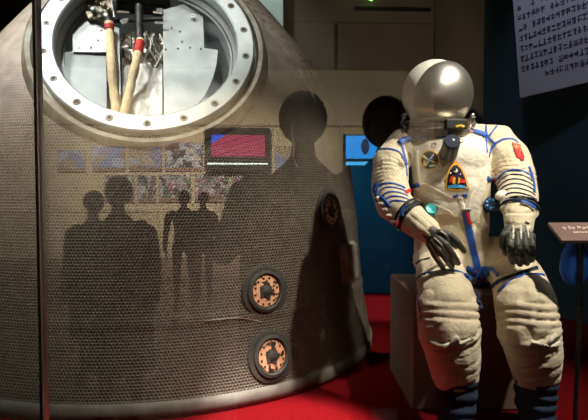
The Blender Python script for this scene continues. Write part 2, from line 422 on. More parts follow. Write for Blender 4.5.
# hatch frame
hn_az = math.atan2(-AX.y, -AX.x) - .056
tilt = math.radians(27)
HN = V((math.cos(hn_az)*math.cos(tilt), math.sin(hn_az)*math.cos(tilt), math.sin(tilt)))
HC = AX + V((math.cos(hn_az)*.885, math.sin(hn_az)*.885, 1.512))
hu = V((0, 0, 1)).cross(HN).normalized(); hv = HN.cross(hu)
HM = Matrix.Translation(HC) @ Matrix((hu, hv, HN)).transposed().to_4x4() @ Matrix.Scale(.965, 4)
HMi = HM.inverted()
def hp(px, py, wv):
    """camera ray hits the plane at height wv above the hatch plane; local u,v,w"""
    d = ray(px, py); o = HC + HN*wv; t = (o-CAM).dot(HN)/d.dot(HN); return HMi @ (CAM+d*t)
def make_capsule_body():
    n = 200; zs = [i*.02 for i in range(4, 111)]
    zs = [0, .03, .06, .067] + [z for z in zs if z > .07] + [2.22]
    bm = bmesh.new(); uvl = bm.loops.layers.uv.new('UVMap'); rings = []; arc = 0; pr = None; arcs = []
    for z in zs:
        r = Rz(z)
        if z > .065: r -= .012
        if abs(z-.36) < .011: r += .008
        if pr: arc += math.hypot(r-pr[0], z-pr[1])
        pr = (r, z); arcs.append(arc)
        rings.append([bm.verts.new((AX.x+r*math.cos(2*math.pi*j/n), AX.y+r*math.sin(2*math.pi*j/n), z)) for j in range(n)])
    cells = 520; cs = 2*math.pi*1.17/cells
    for i in range(len(zs)-1):
        for j in range(n):
            f = bm.faces.new((rings[i][j], rings[i][(j+1) % n], rings[i+1][(j+1) % n], rings[i+1][j])); f.smooth = True
            us = [j, j+1, j+1, j]; vs = [arcs[i], arcs[i], arcs[i+1], arcs[i+1]]
            for l, u, v in zip(f.loops, us, vs): l[uvl].uv = (u/n*cells, v/(cs*1.732))
            if zs[i+1] <= .0671: f.material_index = 1
    bm.faces.new(rings[0][::-1]); f = bm.faces.new(rings[-1]); f.material_index = 1
    me = bpy.data.meshes.new('capsule'); bm.to_mesh(me); bm.free()
    me.materials.append(M_capsule); me.materials.append(mat('grey_rim', (.22, .21, .19), .6, .3, var=(.13, .12, .1), scale=12))
    o = bpy.data.objects.new('tmp', me); COL.objects.link(o)
    cb = bmesh.new(); bmesh.ops.create_cone(cb, cap_ends=True, segments=64, radius1=.415, radius2=.415, depth=1.0, matrix=HM @ Matrix.Translation((0, 0, .10)))
    cm = bpy.data.meshes.new('cut'); cb.to_mesh(cm); cb.free(); cm.materials.append(M_capsule); cm.materials.append(me.materials[1])
    for p in cm.polygons: p.material_index = 1
    co = bpy.data.objects.new('cut', cm); COL.objects.link(co)
    bo = o.modifiers.new('b', 'BOOLEAN'); bo.operation = 'DIFFERENCE'; bo.object = co; bo.solver = 'EXACT'
    dg = bpy.context.evaluated_depsgraph_get(); dg.update()
    res = bpy.data.meshes.new_from_object(o.evaluated_get(dg))
    bpy.data.objects.remove(o); bpy.data.objects.remove(co)
    return res
cap_me = make_capsule_body(); cap_tree = tree_of(cap_me)
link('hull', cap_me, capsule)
# collar, flange, bolts
mb = MB(); mb.lathe([(.40, -.25), (.56, -.25), (.545, -.06), (.53, -.01), (.515, .004), (.495, .0), (.487, -.03), (.40, -.03)], HM, 96, closed=True)
mb.build('hatch_collar', M_band, capsule)
mb = MB(); mb.lathe([(.395, -.028), (.395, .018), (.402, .024), (.468, .024), (.476, .018), (.476, -.028)], HM, 96, closed=True)
mb.build('flange_ring', M_flange, capsule)
for k in range(18):
    a = math.radians(20*k-9); B = HM @ Matrix.Translation((.437*math.cos(a), .437*math.sin(a), .0225))
    mb = MB(); mb.lathe([(.0, .004), (.008, .004), (.0085, -.002)], B, 12); mb.mi = 1
    mb.lathe([(.0085, .004), (.014, .004), (.0165, .002), (.0165, -.001), (.0085, -.001)], B, 16, closed=True)
    mb.build('bolt', [M_black, M_band], capsule)
# compartment
comp = MB(); comp.lathe([(.41, -.03), (.405, -.05), (.385, -.07), (.38, -.20), (.34, -.30), (.2, -.36), (0, -.37)], HM, 72)
comp.build('compartment_liner', M_alu2, capsule)
mb = MB(); q = []
for j in range(73):
    a = 2*math.pi*j/72; q.append(HM @ V((.375*math.cos(a), .375*math.sin(a), -.085)))
mb.tube(q, .005, 6); mb.build('inner_rim', M_flange, capsule)
def plate(name, outline, wv, th, m, rivets=(), wb=None):
    """outline px on plane w; optional wb: depth for the lower points (py>60)"""
    mb = MB(); loc = [hp(x, y, wv if (wb is None) else wv+(wb-wv)*smoothstep(20, 115, y)) for x, y in outline]
    # fit plane
    a, b, c = HM @ loc[0], HM @ loc[len(loc)//3], HM @ loc[2*len(loc)//3]
    nn = (b-a).cross(c-a).normalized()
    if nn.dot(HN) < 0: nn = -nn
    o_ = HM @ loc[0]
    pts = []
    for x, y in outline:
        d = ray(x, y); t = (o_-CAM).dot(nn)/d.dot(nn); pts.append(CAM+d*t)
    mb.slab(pts, nn, th); o = mb.build(name, m, capsule)
    for (x, y) in rivets:
        d = ray(x, y); t = (o_-CAM).dot(nn)/d.dot(nn); p = CAM+d*t
        r = MB(); r.sphere(p+nn*.001, .0055, 10); r.build('rivet', M_chrome, o)
    return o
plate('lower_left_plate', curve_pts([(52, 52), (50, 64), (54, 80), (66, 98), (84, 110), (107, 117)], 3)+[(106, 51)], -.10, .006, M_alu, wb=-.05)
plate('upper_left_bracket', [(72, 22), (77, 17), (90, 10), (92, 20), (97, 25), (112, 26), (118, 28), (118, 52), (73, 52)], -.08, .006, M_alu,
      [(79, 48), (91, 48), (98, 41), (101, 31), (115, 49)])
plate('right_plate', curve_pts([(218, 50), (216, 66), (210, 85), (198, 104), (180, 117)], 3)+[(164, 119), (163, 40), (163, 10), (184, 4), (203, 17), (204, 48)], -.07, .006, M_alu,
      [(171, 28), (180, 32), (182, 42), (166, 50), (178, 49), (190, 48), (201, 49)], wb=-.05)
mb = MB(); o_ = hp(193, 16, -.065); mb.lathe([(.004, .002), (.012, .002), (.012, -.004), (.004, -.004)], HM @ Matrix.Translation(o_), 20, closed=True); mb.build('lug', M_chrome, capsule)
# long centre channel between the plates
plate('centre_channel', [(106, 28), (119, 28), (121, 119), (112, 119)], -.085, .01, M_alu2, wb=-.045)
# white packing with folds
def crumpled(name, px0, py0, px1, py1, w0, w1, amp, m, seed=0, nx=26, ny=26):
    mb = MB(); vs = []; fs = []
    for i in range(ny+1):
        for j in range(nx+1):
            x = px0+(px1-px0)*j/nx; y = py0+(py1-py0)*i/ny; p = hp(x, y, w0+(w1-w0)*i/ny)
            p.z += amp*noise.noise(V((x*.09+seed, y*.07, seed)))+amp*.5*noise.noise(V((x*.3, y*.22, seed)))
            e = min(i, ny-i, j, nx-j); p.z -= .03 if e == 0 else 0
            vs.append(HM @ p)
    for i in range(ny):
        for j in range(nx):
            a = i*(nx+1)+j; fs.append((a, a+1, a+nx+2, a+nx+1))
    mb.faces(vs, fs); return mb.build(name, m, capsule)
crumpled('white_packing', 120, 62, 164, 121, -.13, -.05, .018, M_white, 1)
crumpled('crumpled_foil', 119, 32, 164, 66, -.17, -.13, .035, mat('crumpled_silver_foil', (.7, .7, .65), .3, .8, var=(.25, .2, .12), scale=25, bump=.6, bscale=30), 5, 30, 24)
# drogue release mechanism, dark, across the top
R3 = Matrix((hu, hv, HN)).transposed()
mb = MB()
mb.box(HM @ hp(138, -2, -.12), (.30, .09, .10), R3, .012); mb.box(HM @ hp(139, 8, -.14), (.24, .03, .06), R3, .006)
for (x0, y0, x1, y1, wv, r) in ((114, 21, 166, 19, -.15, .010), (139, 6, 139.5, 42, -.08, .018), (131, 36, 131, 48, -.1, .006), (147, 36, 147, 48, -.1, .006)):
    mb.tube([HM @ hp(x0, y0, wv), HM @ hp(x1, y1, wv)], r, 12)
mech = mb.build('release_mechanism', M_darkmetal, capsule)
mb = MB()
mb.box(HM @ hp(102, 8, -.075), (.13, .10, .05), R3, .01); mb.box(HM @ hp(92, 16, -.07), (.05, .05, .04), R3 @ Euler((0, 0, .5)).to_matrix(), .006)
mb.tube([HM @ hp(95, 20, -.06), HM @ hp(103, 14, -.04), HM @ hp(108, 20, -.05)], .011, 10)
for x, y in ((90, 8), (97, 3), (104, 6), (100, 18), (109, 10)): mb.sphere(HM @ hp(x, y, -.045), .013, 12)
mb.build('release_block', mat('worn_bronze', (.30, .27, .2), .4, .7, var=(.05, .045, .035), scale=28, bump=.3), capsule)
for x, y in ((93, 10), (106, 16), (101, 12)):
    mb = MB(); mb.lathe([(0, .012), (.008, .012), (.012, .008), (.012, -.005)], HM @ Matrix.Translation(hp(x, y, -.035)), 14); mb.build('pipe_fitting', M_alu, capsule)
for (x0, y0, x1, y1) in ((117, 12, 129, 12.5), (153, 12, 162, 13), (155, 22.5, 164, 23), (112, 0, 115, 18)):
    mb = MB(); mb.tube([HM @ hp(x0, y0, -.055), HM @ hp(x1, y1, -.055)], .006 if y1-y0 < 5 else .010, 10); mb.build('steel_pin', M_chrome, capsule)
for ol, q in (([(0, 0), (.022, .012), (.03, .035), (.008, .035), (-.012, .02)], hp(122, 25, -.07)), ([(0, 0), (.03, .008), (.035, .03), (.01, .03)], hp(155, 14, -.08))):
    mb = MB(); mb.prism(ol, .008, HM @ Matrix.Translation(q)); mb.build('steel_lug', M_chrome, capsule)
# cables
for k in range(8):
    mb = MB(); x = 147+k*2.2; q = []
    for i in range(10):
        t = i/9; q.append(HM @ hp(x+4*math.sin(t*5+k)+random.uniform(-.5, .5), 34+34*t, -.11+.015*math.sin(3*t+k)))
    mb.tube(q, .0025, 6); mb.build('cable', [M_white, M_alu, mat('grey_cable', (.2, .22, .24), .5)][k % 3] if k % 3 < 2 else M_darkmetal, capsule)
# ropes of the parachute
for (pts, tape) in (([(109, 22), (110.5, 45), (112, 75), (115, 100), (116, 119)], (24, 33)), ([(140.5, 40), (137, 58), (131, 85), (126, 105), (123, 120)], (42, 57))):
    q = curve_pts(pts, 5); W = [HM @ hp(x, y, -.035+.01*math.sin(y*.12)) for x, y in q]
    mb = MB(); mb.tube(W, [.0185*(1+.08*math.sin(i*1.9)) for i in range(len(W))], 12); o = mb.build('parachute_riser', M_rope, capsule)
    W2 = [HM @ hp(x, y, -.035+.01*math.sin(y*.12)) for x, y in q if tape[0] <= y <= tape[1]]
    if len(W2) < 2: W2 = W[:3]
    mb = MB(); mb.tube(W2, .0215, 14); mb.build('red_tape', M_red, o)
    mb = MB(); mb.tube([W[0]-(W[1]-W[0])*1.2, W[0]], .015, 10); mb.build('end_fitting', M_darkmetal, o)
# portholes
def port(px, py, r):
    p, n = hit(cap_tree, px, py)
    q = n.to_track_quat('Z', 'Y').to_matrix().to_4x4(); M = Matrix.Translation(p) @ q
    mb = MB(); mb.lathe([(r*1.28, -.012), (r*1.26, .003), (r*1.1, .008), (r*1.02, .006), (r*1.0, .016), (r*.86, .02), (r*.78, .014), (r*.76, -.02)], M, 48)
    o = mb.build('port_ring', M_rubber, capsule); tag(o, 'round black scorched port ring')
    mb = MB(); mb.lathe([(r*.77, .004), (r*.74, .010), (r*.36, .012), (r*.33, .004)], M, 40); mb.build('copper_face', M_copper, o)
    mb = MB(); mb.lathe([(r*.36, .004), (r*.33, .014), (r*.2, .018), (r*.12, .022), (0, .023)], M, 24)
    for k in range(5):
        a = k*2*math.pi/5; mb.box(M @ V((r*.33*math.cos(a), r*.33*math.sin(a), .013)), (r*.16, r*.16, .008), M.to_3x3())
    mb.build('hub', M_rubber, o)
    mb = MB()
    for k in range(12):
        a = k*math.pi/6+.2; mb.sphere(M @ V((r*.63*math.cos(a), r*.63*math.sin(a), .012)), r*.055, 8)
    mb.build('port_screws', M_black, o)
for (x, y) in ((265, 291), (271, 356), (329.5, 211)): port(x, y, .088)
# seams and strips on the hull
def ribbon(name, pts, r, m, flat=.15, k=6):
    mb = MB(); strap(mb, cap_tree, pts, r, flat, .001, k); return mb.build(name, m, capsule)
ribbon('pale_seam_strip', [(258, 19), (272, 35), (290, 57), (304, 78), (316, 102)], .013, mat('pale_worn_strip', (.50, .54, .48), .6, var=(.30, .27, .22), scale=18))
ribbon('wavy_seam', [(291, 108), (293, 120), (291.5, 132), (294, 145), (293, 156), (297, 167)], .004, M_band, .5)
ribbon('cable_trace', [(206, 321), (238, 318), (262, 322)], .003, M_band, .5)
# side vent
pv, nv = hit(cap_tree, 348, 262); tz = V((0, 0, 1)); tz = (tz-nv*tz.dot(nv)).normalized(); tx = tz.cross(nv)
MV = Matrix.Translation(pv) @ Matrix((tx, tz, nv)).transposed().to_4x4()
mb = MB(); 
mb.box(MV @ V((0, 0, .0)), (.20, .20, .02), MV.to_3x3(), .004)
vent = mb.build('vent_frame', M_band, capsule)
for k in range(6):
    mb = MB(); mb.box(MV @ V((-.075+.03*k, 0, .016)), (.010, .18, .022), MV.to_3x3(), .003); mb.build('vent_slat', M_band, vent)

# ------------------------------------------------------------------ pedestal
ped = MB(); ped.box((.70, 2.48, .235), (.46, .52, .47), bevel=.008)
tag(ped.build('pedestal', M_pink), 'beige box pedestal that the white spacesuit sits on', 'pedestal')

# ------------------------------------------------------------------ spacesuit
suit = empty('spacesuit', (.78, 2.6, -.1227), 'white cosmonaut pressure suit with blue straps and silver helmet, seated on a pedestal', 'spacesuit')
px2 = lambda r, Y: r*Y/F
T = lambda x, y, Y, r: (P(x, y, Y), r)
legL = [T(437, 262, 2.74, .115), T(443, 284, 2.50, .118), T(447, 307, 2.28, .128), T(449, 330, 2.24, .125), T(453, 352, 2.24, .112), T(455, 372, 2.25, .098)]
legR = [T(503, 258, 2.74, .115), T(519, 282, 2.50, .118), T(526, 307, 2.28, .126), T(529, 332, 2.24, .122), T(534, 352, 2.24, .112), T(536, 372, 2.25, .096)]
armL = [T(402, 145, 2.66, .075), T(391, 163, 2.62, .086), T(390, 186, 2.58, .088), T(394, 204, 2.52, .083), T(412, 219, 2.44, .068), T(428, 231, 2.39, .053)]
armR = [T(497, 143, 2.66, .082), T(510, 160, 2.62, .092), T(517, 184, 2.57, .090), T(519, 200, 2.50, .083), T(519.5, 214, 2.42, .066), T(519, 228, 2.36, .056)]
torso = [[(P(450, 260, 2.78), (.19, .13, .12)), (P(453, 225, 2.73), (.18, .135, .10)), (P(451, 180, 2.66), (.19, .15, .12)), (P(450, 152, 2.64), (.185, .145, .08)), (P(441, 136, 2.66), (.15, .13, .05))],
         [(P(470, 262, 2.76), (.17, .13, .11)), (P(497, 258, 2.76), (.12, .12, .11))],
         [(P(416, 146, 2.69), .075), (P(486, 144, 2.69), .08)], [(P(412, 143, 2.69), .055), (P(440, 136, 2.68), .05), (P(478, 134, 2.68), .052), (P(500, 138, 2.68), .06)]]
body = remeshed(torso+[legL, legR, armL, armR], .008, 10)
# folds
def along(chain, p):
    """(distance along, distance to axis) of p relative to a limb chain"""
    best = (1e9, 0); acc = 0
    for (a, _), (b, _) in zip(chain, chain[1:]):
        d = b-a; L = d.length; t = max(0, min(1, (p-a).dot(d)/L**2)); q = (p-a-d*t).length
        if q < best[0]: best = (q, acc+t*L)
        acc += L
    return best[1], best[0], acc
body.calc_loop_triangles() if hasattr(body, 'calc_loop_triangles') else None
nrms = [v.normal.copy() for v in body.vertices]
for i, v in enumerate(body.vertices):
    p = v.co; d = 0
    cand = []
    for nm, ch in (('LL', legL), ('LR', legR), ('AL', armL), ('AR', armR)):
        s_, q, tot = along(ch, p); cand.append((q, nm, s_, tot))
    q, nm, s_, tot = min(cand)
    if q < .16 and nm[0] == 'L' and s_ > .16:
        wob = .014*noise.noise(p*4)+.006*noise.noise(p*11)
        kx = abs(p.x - (legL if nm == 'LL' else legR)[2][0].x)
        ph = (s_+wob+ 1.2*kx*kx)*2*math.pi/.031
        kn = smoothstep(.14, .20, s_)*(1-smoothstep(.60, .68, s_))
        f = 1-abs(math.sin(ph/2)); d += kn*(-.0155*f**2*(.8+.7*noise.noise(V((p.x*6, p.y*6, p.z*22)))))
        lw_ = smoothstep(.60, .66, s_); f2 = 1-abs(math.sin((s_+.06*noise.noise(p*4)+.3*(p.x-.7))*2*math.pi/.10)); d += lw_*(-.007*f2**4)
        d += .012*smoothstep(.55, .60, s_)*(1-smoothstep(.60, .62, s_))*.4
    elif q < .11 and nm[0] == 'A':
        f = 1-abs(math.sin((s_+.03*noise.noise(p*9))*2*math.pi/.036))
        z_ = smoothstep(.10, .14, s_)*(1-smoothstep(.24, .28, s_)) if nm == 'AL' else smoothstep(.09, .13, s_)*(1-smoothstep(.24, .28, s_))
        d += -.010*z_*f**2
        d += .005*noise.noise(p*16)
    else:
        f = 1-abs(noise.noise(V((p.x*7, p.y*4, p.z*9)))*2); d += -.007*max(0, f)**4 + .004*noise.noise(p*12)
    d += .0015*noise.noise(p*22)
    v.co = p + nrms[i]*d
body.materials.append(M_suit); body.update()
st = tree_of(body)
link('suit_body', body, suit)
# helmet
HCn = P(437.3, 94.5, 2.63)
helm_r = px2(33.2, 2.6)
mb = MB(); mb.sphere(HCn+V((-.006, .018, .004)), (helm_r, helm_r*.98, helm_r*1.04), 48)
# trim the bottom of the shell
bmesh.ops.bisect_plane(mb.bm, geom=mb.bm.verts[:]+mb.bm.edges[:]+mb.bm.faces[:], plane_co=HCn-V((0, 0, helm_r*.88)), plane_no=(0, 0, 1), clear_inner=True)
helmet = mb.build('helmet', M_shell, suit)
vdir = V((.36, -1, -.10)).normalized()
vb = MB(); vb.sphere(HCn+vdir*.006, (helm_r*1.0, helm_r*1.0, helm_r*1.03), 64)
bmesh.ops.bisect_plane(vb.bm, geom=vb.bm.verts[:]+vb.bm.edges[:]+vb.bm.faces[:], plane_co=HCn+vdir*(helm_r*.30), plane_no=(vdir+V((0, 0, -.22))).normalized(), clear_inner=True)
bmesh.ops.bisect_plane(vb.bm, geom=vb.bm.verts[:]+vb.bm.edges[:]+vb.bm.faces[:], plane_co=HCn-V((0, 0, helm_r*.93)), plane_no=V((-.05, -.30, 1)).normalized(), clear_inner=True)
rim = [e for e in vb.bm.edges if e.is_boundary]
vis = vb.build('visor', M_silver, helmet)
sm = vis.modifiers.new('thickness', 'SOLIDIFY'); sm.thickness = .004; sm.offset = 1
NB = V((HCn.x+.002, HCn.y+.01, 0)); zb = HCn.z-.014
MN = Matrix.Translation(V((NB.x, NB.y, zb)))
mb = MB(); mb.lathe([(.125, -.185), (.142, -.185), (.150, -.165), (.152, -.155), (.148, -.150), (.148, -.128), (.155, -.124), (.157, -.112), (.150, -.108), (.125, -.108)], MN, 48, closed=True)
mb.build('neck_ring', mat('brassy_neck_ring', (.30, .26, .19), .35, .8, var=(.12, .11, .09), scale=12), helmet)
mb = MB(); mb.box(V((NB.x+.045, NB.y-.150, zb-.138)), (.10, .03, .045), Euler((0, 0, .2)).to_matrix(), .006); mb.build('front_latch', M_black, helmet)
for sx, c in ((-1, M_chrome), (1, M_chrome)):
    mb = MB(); mb.tube([V((NB.x+sx*.15, NB.y-.02, zb-.09)), V((NB.x+sx*.165, NB.y-.03, zb-.12)), V((NB.x+sx*.15, NB.y-.05, zb-.145))], .009, 8)
    mb.sphere(V((NB.x+sx*.158, NB.y-.03, zb-.085)), .013, 12); mb.build('side_latch', c, helmet)
mb = MB(); mb.tube([P(456, 127, 2.47), P(461, 125.5, 2.46), P(464, 127, 2.46)], .005, 8); mb.build('yellow_tag', M_yellow, helmet)
mb = MB(); mb.box(P(424, 130, 2.47), (.03, .012, .014)); mb.build('buckle', M_darkmetal, helmet)

# chest flap
flap = [(412, 146), (418, 142), (430, 139), (446, 139), (465, 139), (480, 138), (486, 146), (488, 160), (487, 176), (483, 192), (478, 207), (473, 221), (460, 217), (447, 213), (436, 214), (444, 205), (432, 200), (421, 194), (417, 188), (414, 170)]
def densify(o, step=4): q = dens(o+[o[0]], step); return q[:-1]
mb = MB(); decal(mb, st, densify(flap), .010, 14, .012)
o = mb.build('front_flap', M_suitw, suit); ft = tree_of(o.data)
# merged tree for things on top of the flap
allv = [v.co.copy() for v in body.vertices]; allf = [tuple(p.vertices) for p in body.polygons]; k0 = len(allv)
allv += [v.co.copy() for v in o.data.vertices]; allf += [tuple(i+k0 for i in p.vertices) for p in o.data.polygons]
st2 = BVHTree.FromPolygons(allv, allf)
for name, pts in (('flap_fold', [(415, 188), (424, 184), (436, 190), (452, 198)]), ('flap_fold', [(418, 195), (432, 203), (446, 210), (452, 214)]), ('flap_fold', [(436, 214), (437, 222), (442, 232)]), ('flap_fold', [(484, 172), (478, 186), (470, 200), (468, 210)]), ('flap_fold', [(417, 150), (418, 168), (420, 186)])):
    mb = MB(); strap(mb, st2, pts, .007, .5, .001); mb.build(name, M_suitw, suit)
# round patch
def patch(name, layers, mats, label):
    mb = MB(); off = .003
    for mi, outline in layers:
        mb.mi = mi; decal(mb, st2, outline, off, 6, .003); off += .0014
    return tag(mb.build(name, mats, suit), label)
def seg2(x0, y0, x1, y1, w_):
    d = math.hypot(x1-x0, y1-y0); nx, ny = -(y1-y0)/d*w_/2, (x1-x0)/d*w_/2
    return [(x0+nx, y0+ny), (x1+nx, y1+ny), (x1-nx, y1-ny), (x0-nx, y0-ny)]
PM = [M_yellow, M_patchn, mat('white_thread', (.8, .8, .8), .7), M_redp, mat('sky_blue_thread', (.1, .45, .85), .7), mat('mint_thread', (.35, .8, .65), .7)]
patch('round_patch', [(0, ell2(430, 160, 9.6, 9.8)), (1, ell2(430, 160, 8.4, 8.6)), (5, ell2(433, 165.5, 3.8, 1.4, 12, -.2)), (0, seg2(423, 157, 437, 163, 1.1)), (2, seg2(426, 166, 434, 154, .9)), (0, ell2(425.5, 163, 1.2, 3.5, 10, .2)), (4, ell2(429.5, 159.5, 1.7, 1.7, 8)), (2, seg2(425, 155, 429, 159, .7))], PM, 'round navy embroidered patch with yellow edge and crossed star lines')
def tri(cx, cy, s=1.0):
    pts = [(457-cx, 162.5-cy), (461.5-cx, 168-cy), (466-cx, 178-cy), (468.6-cx, 188-cy), (457-cx, 190.5-cy), (445.5-cx, 189-cy), (446.2-cx, 178-cy), (449-cx, 168-cy), (452.5-cx, 163-cy)]
    return [(cx+x*s, cy+y*s) for x, y in pts]
patch('arched_patch', [(3, densify(tri(456.5, 179, 1.04), 3)), (0, densify(tri(456.5, 179, 1.0), 3)), (1, densify(tri(456.5, 179, .86), 3)), (4, densify([(448, 185), (456, 184), (466, 186), (466, 187.6), (447.6, 187.6)], 3)), (3, densify([(449.5, 182), (450.5, 177), (453, 175), (453.5, 182)], 3)), (0, densify([(452, 183), (452.5, 178), (454.5, 177), (455, 183)], 3)), (3, densify([(457, 183), (459, 178), (465, 180), (464, 183)], 3)), (0, densify([(456.5, 183), (457.5, 177), (459, 178), (459, 183)], 3)), (2, ell2(454.6, 170.5, 2.1, 1.9, 12)), (1, ell2(453.6, 169.8, 1.6, 1.5, 10)), (2, ell2(459, 174, .6, .6, 6)), (2, ell2(450.5, 173, .5, .5, 6))], PM, 'arched navy mission patch with yellow edge, moon and red rocket shapes')
# flag
fl = [(512, 143), (519.5, 145.5), (525, 161), (517, 158.5)]
star = []
for k in range(10):
    r = 2.0 if k % 2 == 0 else .8; a = -math.pi/2+k*math.pi/5+.3; star.append((515.6+r*math.cos(a), 147.6+r*math.sin(a)))
tag((lambda m: (setattr(m, 'mi', 0), decal(m, st2, densify(fl, 3), .007, 4, .006), setattr(m, 'mi', 1), decal(m, st2, star, .0085, 2, .002), [decal(m, st2, ell2(x, y, .5, .5, 6), .0085, 1, .002) for x, y in ((518.2, 146.6), (519.3, 148.6), (519.4, 151), (518.4, 152.6))], m.build('flag_patch', [M_redp, M_yellow], suit))[-1])(MB()), 'red flag patch with yellow stars on the upper sleeve')
# straps ------------------------------------------------------------
def S_(name, pts, r, m=M_blue, flat=.4, off=.002, tree=None):
    if r < .006: r *= 1.25
    mb = MB(); strap(mb, tree or st2, pts, r, flat, off); return mb.build(name, m, suit)
S_('shoulder_strap', [(400, 143), (405, 140), (412, 138), (420, 136), (428, 137)], .014, off=.009)
S_('shoulder_strap', [(436, 137), (446, 135), (457, 134), (466, 132), (476, 132), (487, 136)], .012, off=.007)
tg = S_('strap_label', [(461, 132.5), (466, 131.5), (471, 132)], .012, mat('tan_leather', (.45, .25, .14), .7), .4, .006)
S_('sleeve_cord', [(373, 152), (380, 149), (390, 149), (399, 152), (403, 158), (406, 166), (407, 176)], .004)
S_('sleeve_cord', [(398, 141), (402, 146), (404, 154), (407, 165)], .005)
S_('sleeve_cord', [(488, 135), (486, 143), (487, 152)], .005)
S_('sleeve_cord', [(486, 123), (486, 130), (488, 137), (494, 130), (497, 126)], .004)
S_('sleeve_cord', [(488, 137), (493, 142), (496, 143), (504, 139), (513, 139), (518, 143)], .004)
S_('sleeve_cord', [(496, 143), (491, 149), (489, 156)], .005)
for k, (yy, rr) in enumerate(((184, .004), (188, .003), (192.5, .003), (197, .003), (201.5, .003))):
    S_('sleeve_cord', [(378+k*2, yy+2+k*.8), (384+k*2, yy-.5), (392+k*2, yy-.6), (400+k*2, yy+1.5), (405+k*1.6, yy+4)], rr)
for k in range(6):
    yy = 172+k*4.6
    S_('sleeve_cord', [(498+k*.3, yy+7), (503, yy+1.5), (511, yy-2.0), (520, yy-1.8), (528+k*.6, yy+1.5), (531+k, yy+5)], .0038 if k in (0, 5) else .0028, M_blue if k == 0 else M_navyfab)
S_('elbow_lacing', [(376, 183), (374, 190), (378, 196), (384, 200), (390, 207)], .009, M_blue, .6)
S_('elbow_lacing', [(378, 184), (376, 198), (377, 201)], .007, M_blue, .6)
S_('outer_lacing', [(529, 167), (532, 176), (534, 185), (534, 192)], .007, M_blue, .6)
for k in range(9):
    p, n = hit(st, 379+k*2.0, 198+k*2.9 + (k % 2)*3, .006); mb = MB(); mb.sphere(p, (.011, .008, .009), 12); mb.build('lacing_bead', M_suitw, suit)
# side adjusters
S_('side_adjuster', [(409, 189), (414, 186.5), (420, 184.5)], .010); S_('side_adjuster', [(406, 193), (410, 189.5)], .008, M_redp)
S_('side_adjuster', [(487, 178), (491, 180.5), (494, 182)], .011); S_('side_adjuster', [(494, 179), (496, 182)], .006, M_redp)
S_('chest_tab', [(453, 197), (458, 195)], .007); S_('chest_tab', [(462, 195), (467, 195.3)], .007)
S_('centre_pleat', [(460, 197), (461.5, 203), (463, 210)], .010, M_suitw, .7)
S_('crotch_strap', [(465, 209), (467, 222), (470, 236), (473, 250), (476, 262), (478, 272)], .017, M_blue, .25, .004)
S_('red_pull_tab', [(466, 211), (467.5, 217), (469, 223)], .0065, M_redp, .6, .012)
S_('strap_clasp', [(460, 210), (465, 209), (470, 209.5)], .006, M_chrome, .8, .010)
S_('chest_gear', [(449, 197), (450, 192)], .001, M_suitw)
# hip belt and knot
S_('hip_strap', [(415, 282), (421, 275), (434, 272), (448, 270), (460, 272), (468, 278)], .006)
S_('hip_strap', [(458, 270), (466, 268), (474, 272), (480, 278)], .014, M_blue, .4, .006)
S_('hip_strap', [(484, 296), (492, 288), (500, 281), (512, 277), (524, 273), (536, 268)], .009, M_navyfab, .5, .008)
S_('hip_strap', [(498, 292), (506, 284), (516, 278), (530, 274), (544, 275)], .005)
for (a, b_, c, r) in (((476, 276), (484, 268), (490, 275), .012), ((478, 280), (486, 284), (494, 280), .012), ((478, 272), (486, 276), (494, 286), .010), ((462, 275), (472, 282), (478, 290), .010), ((480, 282), (482, 290), (481, 300), .011), ((486, 268), (494, 270), (500, 276), .009)):
    S_('knotted_strap', [a, b_, c], r, M_blue, .6, .014)
S_('dark_crotch_webbing', [(478, 284), (482, 296), (482, 308)], .022, M_navyfab, .6, .006)
for x, y in ((474, 270), (481, 273), (476, 290)):
    p, n = hit(st, x, y, .03); mb = MB(); mb.sphere(p, .0055, 10); mb.build('red_clasp', M_redp, suit)
# dark undersleeves between torso and thighs
S_('waist_webbing', [(403, 262), (414, 258), (426, 256)], .004, M_navyfab, .6); S_('waist_webbing', [(410, 272), (418, 262), (430, 258)], .004, M_navyfab, .6)
S_('waist_webbing', [(402, 246), (404, 254), (405, 264), (408, 276)], .010, M_navyfab, .6)
S_('leg_piping', [(416, 284), (419, 300), (421, 318)], .004, M_blue); 
# thigh/knee pull tabs
for pts in ([(452, 341), (456, 337), (458, 343)], [(444, 346), (452, 344), (462, 343), (472, 337)], [(556, 335), (550, 340), (549, 346)], [(532, 343), (540, 344), (550, 346), (559, 343)]):
    S_('knee_tie', pts, .008, M_suitw, .6, .006)
def knob(name, px, py, r, h, m, tree=st2, aim=None, off=0):
    p, n = hit(tree, px, py, off)
    if aim: n = V(aim).normalized()
    M = Matrix.Translation(p) @ n.to_track_quat('Z', 'Y').to_matrix().to_4x4()
    mb = MB(); mb.lathe([(r*1.05, -.02), (r*1.05, h*.2), (r, h*.25), (r, h*.85), (r*.9, h), (r*.5, h*1.04), (0, h*1.05)], M, 28); return mb.build(name, m, suit), M
# chest hose gauge
a_, Mg = knob('pressure_gauge', 448.5, 153, .037, .10, mat('black_gauge', (.012, .012, .015), .35), aim=(-.10, -.90, .42))
mb = MB(); mb.lathe([(.033, .104), (.031, .108), (0, .110)], Mg, 24); mb.mi = 1; mb.sphere(Mg @ V((.004, .003, .110)), .006, 8); mb.build('gauge_face', [mat('blue_gauge_face', (.012, .018, .04), .9), M_shell], a_)
S_('gauge_shadow', [(451, 158), (447, 161), (441, 163)], .020, mat('taupe_shadow', (.38, .32, .24), .8), .5, .004)  # darker strip painted where the gauge casts its shadow
for x, y in ((434, 145), (461, 141)):
    p, n = hit(st2, x, y, .004); M = Matrix.Translation(p) @ n.to_track_quat('Z', 'Y').to_matrix().to_4x4()
    mb = MB(); mb.tube([M @ V((.009*math.cos(t*.5), .009*math.sin(t*.5), 0)) for t in range(12)], .002, 6); mb.build('ring_clip', M_chrome, suit)
